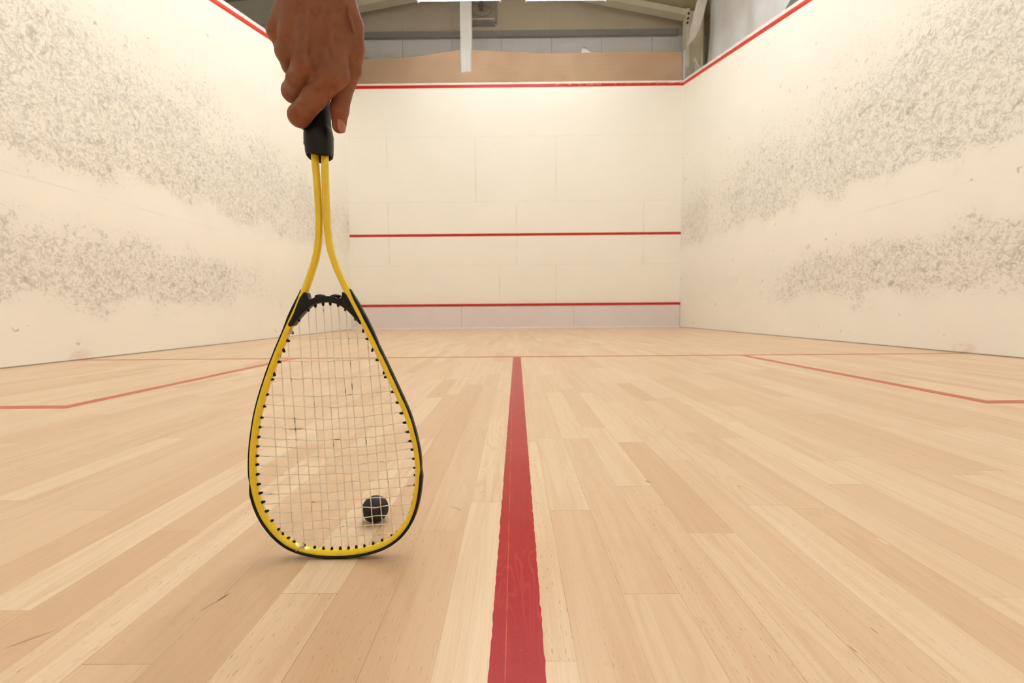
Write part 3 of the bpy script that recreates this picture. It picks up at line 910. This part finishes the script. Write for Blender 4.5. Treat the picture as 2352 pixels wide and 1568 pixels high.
# grip with its flared rubber sleeve
def gx(z): return (-.0011 + (z - .5284) * -.0146)
bm = bmesh.new()
rows = [(.548, .0165), (.556, .0160), (.562, .0150), (.575, .0147), (.60, .0150), (.63, .0152), (.66, .0152), (.684, .0158), (.694, .0162), (.699, .0150), (.701, .0110)]
bm_lathe(bm, [(gx(z), 0, z, r, r * .98) for z, r in rows], 32, True, True, 2.6)
grip = from_bm('grip', bm, MT_['rubber'], racket, True)
grip['label'] = 'black wrapped grip'
bm = bmesh.new()
outer = [(.5235, .0158), (.528, .0162), (.535, .0166), (.543, .0171), (.549, .0172), (.554, .0168), (.558, .0163), (.561, .0153)]
inner = [(.545, .0140), (.535, .0142), (.5235, .0146)]
rings = []
n = 44
for idx, (z, r) in enumerate(inner + outer):
    ring = []
    for j, (a, b) in enumerate(ellipse(r, r * .98, n, 2.3)):
        wob = .0006 * math.sin(j * .9 + z * 400) * (1 if idx > 2 else .6)
        zz = z + (.0022 * math.sin(2 * math.pi * j / n * 2 + .6) if z < .53 else 0)
        ring.append(bm.verts.new((gx(z) + a * (1 + wob * 30), b * (1 + wob * 30), zz)))
    rings.append(ring)
for A, B in zip(rings, rings[1:]):
    for j in range(n):
        bm.faces.new((A[j], A[(j + 1) % n], B[(j + 1) % n], B[j]))
bm.faces.new(rings[0])
sleeve = from_bm('grip_sleeve', bm, MT_['black'], racket, True)
sleeve['label'] = 'flared black rubber sleeve at the foot of the grip'
fc = bpy.data.curves.new('lettering', 'FONT')
fc.body = 'B'; fc.size = .0052; fc.extrude = .0003; fc.align_x = 'CENTER'
tmp = bpy.data.objects.new('tmp_text', fc)
COL.objects.link(tmp)
bpy.context.view_layer.update()
tme = bpy.data.meshes.new_from_object(tmp.evaluated_get(bpy.context.evaluated_depsgraph_get()))
bpy.data.objects.remove(tmp)
o = link('lettering', tme, None, sleeve)
tme.materials.clear(); tme.materials.append(MT_['print'])
o.rotation_euler = (math.radians(90), 0, math.radians(-52))
o.location = (gx(.54) - .0143, -.0112, .536)

# ------------------------------------------------------------------ the ball
bc = Vector((-.2384, -7.9873, .0203))
bm = bmesh.new()
bmesh.ops.create_uvsphere(bm, u_segments=48, v_segments=32, radius=.0203)
ball = from_bm('squash_ball', bm, MT_['ball'], None, True, loc=bc)
tag(ball, 'small black rubber squash ball on the floor behind the racket strings', 'ball')
bm = bmesh.new()
for k in range(5):
    a0 = math.radians(-97 + 5.2 * k + 8)
    e0, e1 = math.radians(22 - .5 * k), math.radians(33 - 1.2 * k)
    q = []
    for (a, e) in ((a0, e0), (a0 + .045, e0), (a0 + .11, e1), (a0 + .065, e1)):
        q.append(Vector((math.cos(e) * math.cos(a), math.cos(e) * math.sin(a), math.sin(e))) * .02042)
    bm.faces.new([bm.verts.new(p) for p in q])
from_bm('red_mark', bm, MT_['redmark'], ball)['label'] = 'faint red printed mark'

# ------------------------------------------------------------------ the hand (signed-distance sculpt, one continuous surface)
def rc(P, a, b, ra, rb):
    a, b = np.array(a, float), np.array(b, float)
    d = b - a
    t = np.clip(((P - a) @ d) / (d @ d), 0, 1)
    return np.linalg.norm(P - a - t[:, None] * d, axis=1) - (ra + t * (rb - ra))
def smin(a, b, k):
    h = np.clip(.5 + .5 * (b - a) / k, 0, 1)
    return b + (a - b) * h - k * h * (1 - h)
#HANDNODES
METAS = [([-221.1, -8139.0, 698.0], [-222.4, -8132.0, 603.5], 15, 14.2), ([-233.9, -8141.0, 699.1], [-254.4, -8135.0, 611.0], 14.5, 14.2), ([-254.5, -8139.0, 698.4], [-279.2, -8125.0, 632.2], 14, 13), ([-263.4, -8135.0, 696.6], [-294.5, -8115.0, 660.8], 14, 12.5), ([-220.6, -8134.0, 701.5], [-209.1, -8117.0, 639.9], 15, 13.5), ([-237.0, -8125.0, 698.5], [-229.1, -8119.0, 634.1], 16, 13)]
ARM = [([-251.9, -8141.0, 702.7], [-213.9, -8236.0, 945.7], 21, 38), ([-218.9, -8141.0, 702.7], [-171.9, -8236.0, 945.7], 21, 36)]
FINGERS = [([([-221.7, -8131.0, 604.1], 14.2), ([-250.6, -8125.0, 579.9], 13.2), ([-276.4, -8109.0, 566.2], 13.0), ([-281.4, -8075.0, 573.1], 11.5), ([-265.1, -8063.0, 587.9], 10)], 3), ([([-255.3, -8133.0, 612.1], 14.0), ([-269.8, -8123.0, 600.3], 12.8), ([-286.1, -8103.0, 597.2], 12.6), ([-283.0, -8071.0, 606.5], 11), ([-266.3, -8062.0, 614.3], 10)], 3), ([([-280.3, -8123.0, 631.4], 12.8), ([-282.4, -8109.0, 625.2], 12.2), ([-285.9, -8089.0, 624.4], 11.5), ([-277.8, -8062.0, 642.0], 10)], 3), ([([-295.5, -8113.0, 661.0], 12), ([-298.9, -8095.0, 656.5], 11), ([-299.0, -8081.0, 657.2], 10.5), ([-288.1, -8062.0, 671.0], 9.5)], 3)]
THUMB = [([-212.1, -8135.0, 691.3], 14), ([-205.0, -8122.0, 661.4], 13), ([-205.8, -8116.0, 640.4], 12.4), ([-212.2, -8109.0, 619.4], 11.8), ([-225.8, -8105.0, 590.0], 10.4), ([-229.3, -8104.0, 576.1], 10.6), ([-231.0, -8103.0, 555.8], 8.2)]
VEINS = [([-195.7, -8125.0, 663.3], [-196.1, -8119.0, 637.6], 2.6, 2.4), ([-200.3, -8145.0, 665.8], [-198.7, -8135.0, 648.6], 2.0, 2.0), ([-221.4, -8151.5, 652.7], [-218.4, -8147.0, 613.6], 1.7, 1.7), ([-240.1, -8152.5, 656.8], [-247.1, -8149.0, 617.5], 1.7, 1.7), ([-229.1, -8152.0, 661.6], [-247.2, -8151.0, 639.5], 1.6, 1.5)]
BUMPS = [([-252.8, -8142.0, 606.3], 7.5, 8.0), ([-223.4, -8140.0, 594.7], 8.0, 8.0), ([-282.4, -8131.0, 627.9], 6.0, 7.0)]
CREASES = [([-228.7, -8146.0, 583.2], [0.35, 0, 0.94], 11.0, 0.9, 4.2), ([-216.7, -8116.0, 577.7], [0.45, 0, 0.9], 9.0, 1.0, 4.4), ([-268.9, -8123.0, 559.1], [-0.6, 0, 0.8], 7.0, 0.25, 4.0)]
RUDDY = [([-254.5, -8147.0, 602.3], 9), ([-227.7, -8145.0, 584.1], 10), ([-277.6, -8121.0, 560.1], 11), ([-233.5, -8113.0, 566.1], 16), ([-291.1, -8115.0, 594.5], 9)]
NAIL = ([-0.2243, -8.1085, 0.5556], (.84, -.54, -.02), (-.06, 0, 1), .0056, .0090)
HAIRX = -0.2008
def hand_sdf(P):
    back = None
    for a, b, ra, rb in METAS:
        d = rc(P, a, b, ra, rb)
        back = d if back is None else smin(back, d, 15.)
    for a, b, ra, rb in ARM:
        back = smin(back, rc(P, a, b, ra, rb), 14.)
    D = None
    for ch, kk in FINGERS:
        f = None
        for (a, ra), (b, rb) in zip(ch, ch[1:]):
            d = rc(P, a, b, ra, rb)
            f = d if f is None else smin(f, d, 3.5)
        D = f if D is None else smin(D, f, 1.6)
    D = smin(D, back, 6.5)
    t = None
    for (a, ra), (b, rb) in zip(THUMB, THUMB[1:]):
        d = rc(P, a, b, ra, rb)
        t = d if t is None else smin(t, d, 4.)
    D = smin(D, t, np.where(P[:, 2] > 640, 5., 2.))
    for a, b, ra, rb in VEINS:
        D = smin(D, rc(P, a, b, ra, rb), 3.2)
    for c, r, k in BUMPS:
        D = smin(D, np.linalg.norm(P - np.array(c), axis=1) - r, k)
    for c, dr, rad, amp, wl in CREASES:
        q = P - np.array(c, float)
        dr = np.array(dr, float); dr /= np.linalg.norm(dr)
        w = np.exp(-(q * q).sum(1) / rad ** 2)
        s = q @ dr
        D = D + amp * w * np.maximum(0, np.cos(2 * np.pi * s / wl + .6 * np.sin(q[:, 0] * .6))) ** 4
    return D

def surface_nets(D, lo, h):
    S = D < 0
    nx, ny, nz = D.shape
    cnt = np.zeros((nx - 1, ny - 1, nz - 1), np.int16)
    acc = np.zeros((nx - 1, ny - 1, nz - 1, 3), np.float32)
    corner = lambda a, dx, dy, dz: a[dx:nx - 1 + dx, dy:ny - 1 + dy, dz:nz - 1 + dz]
    for ax in range(3):
        others = [i for i in range(3) if i != ax]
        for u in (0, 1):
            for v in (0, 1):
                o0 = [0, 0, 0]; o0[others[0]] = u; o0[others[1]] = v
                o1 = o0[:]; o1[ax] = 1
                d0, d1 = corner(D, *o0), corner(D, *o1)
                cr = (d0 < 0) != (d1 < 0)
                t = np.where(cr, d0 / np.where(cr, d0 - d1, 1), 0)
                cnt += cr
                for c in range(3):
                    acc[..., c] += np.where(cr, (t if c == ax else o0[c]), 0)
    act = cnt > 0
    ids = -np.ones(act.shape, np.int64)
    ids[act] = np.arange(act.sum())
    ijk = np.argwhere(act)
    V = (ijk + acc[act] / cnt[act][:, None]) * h + lo
    F = []
    for ax in range(3):
        o = [i for i in range(3) if i != ax]
        sl0 = [slice(None)] * 3; sl1 = [slice(None)] * 3
        sl0[ax] = slice(0, -1); sl1[ax] = slice(1, None)
        a, b = S[tuple(sl0)], S[tuple(sl1)]
        e = np.argwhere(a != b)
        m = (e[:, o[0]] > 0) & (e[:, o[1]] > 0) & (e[:, o[0]] < D.shape[o[0]] - 1) & (e[:, o[1]] < D.shape[o[1]] - 1)
        e = e[m]
        inside = a[tuple(e.T)]
        def cid(du, dv):
            q = e.copy(); q[:, o[0]] -= du; q[:, o[1]] -= dv
            return ids[tuple(q.T)]
        q = np.stack([cid(1, 1), cid(0, 1), cid(0, 0), cid(1, 0)], 1)
        flip = inside if ax != 1 else ~inside
        q[~flip] = q[~flip][:, ::-1]
        F.append(q)
    return V, np.concatenate(F)

def build_hand():
    lo = np.array([-352., -8290., 528.]); hi = np.array([-130., -8040., 1000.])
    h, B = 1.15, 6
    n = (np.ceil((hi - lo) / (h * B))).astype(int)
    # coarse pass
    ax = [lo[i] + (np.arange(n[i]) + .5) * h * B for i in range(3)]
    G = np.stack(np.meshgrid(*ax, indexing='ij'), -1).reshape(-1, 3)
    c = np.concatenate([hand_sdf(g) for g in np.array_split(G, 8)]).reshape(n)
    near = np.abs(c) < h * B * 1.5 + 2
    D = np.repeat(np.repeat(np.repeat(c, B, 0), B, 1), B, 2).astype(np.float32)
    loc = np.stack(np.meshgrid(*[np.arange(B)] * 3, indexing='ij'), -1).reshape(-1, 3)
    blocks = np.argwhere(near)
    for ch in np.array_split(blocks, max(1, len(blocks) // 1500)):
        idx = (ch[:, None, :] * B + loc[None]).reshape(-1, 3)
        D[tuple(idx.T)] = hand_sdf(lo + idx * h)
    V, F = surface_nets(D, lo, h)
    # light smoothing
    nb = np.zeros_like(V); ct = np.zeros(len(V))
    E = np.concatenate([F[:, [0, 1]], F[:, [1, 2]], F[:, [2, 3]], F[:, [3, 0]]])
    for _ in range(2):
        nb[:] = 0; ct[:] = 0
        np.add.at(nb, E[:, 0], V[E[:, 1]]); np.add.at(ct, E[:, 0], 1)
        V = V * .5 + .5 * nb / ct[:, None]
    return V, F

HV, HF = build_hand()
ruddy = np.zeros(len(HV), np.float32)
for c, r in RUDDY:
    ruddy = np.maximum(ruddy, np.exp(-(((HV - np.array(c)) ** 2).sum(1)) / r ** 2).astype(np.float32))
ORG = np.array([-245., -8110., 620.])
me = bpy.data.meshes.new('person')
me.from_pydata(((HV - ORG) / 1000).tolist(), [], HF.tolist())
me.update()
at = me.attributes.new('ruddy', 'FLOAT', 'POINT')
at.data.foreach_set('value', ruddy)
bmn = bmesh.new(); bmn.from_mesh(me)
bmesh.ops.recalc_face_normals(bmn, faces=bmn.faces[:])
bmn.to_mesh(me); bmn.free()
person = link('person', me, MT_['skin'], None, True, loc=tuple(ORG / 1000))
tag(person, 'person reaching down from above, bare right hand gripping the racket handle', 'person')

# thumbnail: a curved plate on the thumb's outer end
def nail(name, c, n, up, w, l, parent):
    n = Vector(n).normalized(); up = Vector(up); up = (up - n * up.dot(n)).normalized(); s = n.cross(up)
    bm = bmesh.new()
    NU, NV = 12, 10
    g = []
    for i in range(NU + 1):
        u = i / NU * 2 - 1
        row = []
        for j in range(NV + 1):
            v = j / NV * 2 - 1
            ww = w * (1 - .10 * v * v) * math.sqrt(max(.06, 1 - abs(v) ** 5))
            p = Vector(c) + s * (u * ww) + up * (v * l) + n * (-(u * u) * w * .42 - .0006 * v * v)
            row.append(bm.verts.new(p - parent.location))
        g.append(row)
    for i in range(NU):
        for j in range(NV):
            bm.faces.new((g[i][j], g[i + 1][j], g[i + 1][j + 1], g[i][j + 1]))
    o = from_bm(name, bm, MT_['nail'], parent, True)
    md = o.modifiers.new('thick', 'SOLIDIFY'); md.thickness = .0008; md.offset = 0
    return o
nail('thumbnail', *NAIL, person)['label'] = 'pale thumbnail'
# a few fine hairs along the wrist's outer edge
hr = random.Random(3)
bm = bmesh.new()
for k in range(26):
    z = hr.uniform(.665, .715)
    base = Vector((HAIRX + hr.uniform(-.003, .002), -8.115 + hr.uniform(-.012, .01), z))
    pts = [base]
    d = Vector((1, hr.uniform(-.5, .5), hr.uniform(-.9, -.1))).normalized()
    for j in range(5):
        d = (d + Vector((0, 0, -.28))).normalized()
        pts.append(pts[-1] + d * .0022)
    bm_tube(bm, [p - person.location for p in pts], .00007, 3)
from_bm('arm_hair', bm, MT_['hair'], person)

# ------------------------------------------------------------------ world, camera, view
w = bpy.data.worlds.new('World'); SC.world = w
w.use_nodes = True
w.node_tree.nodes['Background'].inputs[0].default_value = (.9, .95, 1, 1)
w.node_tree.nodes['Background'].inputs[1].default_value = .05

cam = bpy.data.cameras.new('camera')
cam.sensor_width = 36
cam.lens = 1017.29 / 2352 * 36
cam.clip_start = .02
co = bpy.data.objects.new('camera', cam)
COL.objects.link(co)
yaw, pitch, roll = -.00570265, -.06759741, -.00823531
r = Vector((math.cos(yaw), -math.sin(yaw), 0))
f = Vector((math.sin(yaw) * math.cos(pitch), math.cos(yaw) * math.cos(pitch), math.sin(pitch)))
u = r.cross(f)
r2 = r * math.cos(roll) + u * math.sin(roll)
u2 = -r * math.sin(roll) + u * math.cos(roll)
co.matrix_world = Matrix(((r2.x, u2.x, -f.x, -.01774), (r2.y, u2.y, -f.y, -8.66226), (r2.z, u2.z, -f.z, .32738), (0, 0, 0, 1)))
cam.dof.use_dof = True
cam.dof.focus_distance = .585
cam.dof.aperture_fstop = 9.
SC.camera = co

SC.view_settings.view_transform = 'Standard'
SC.view_settings.look = 'None'
SC.view_settings.exposure = 0.
SC.view_settings.gamma = 1.
SC.view_settings.use_curve_mapping = False
SC.cycles.use_denoising = True
SC.cycles.use_adaptive_sampling = True
SC.cycles.adaptive_threshold = .12
SC.cycles.adaptive_min_samples = 12
SC.cycles.max_bounces = 7
SC.cycles.diffuse_bounces = 5
SC.cycles.transparent_max_bounces = 12
SC.cycles.sample_clamp_indirect = 10
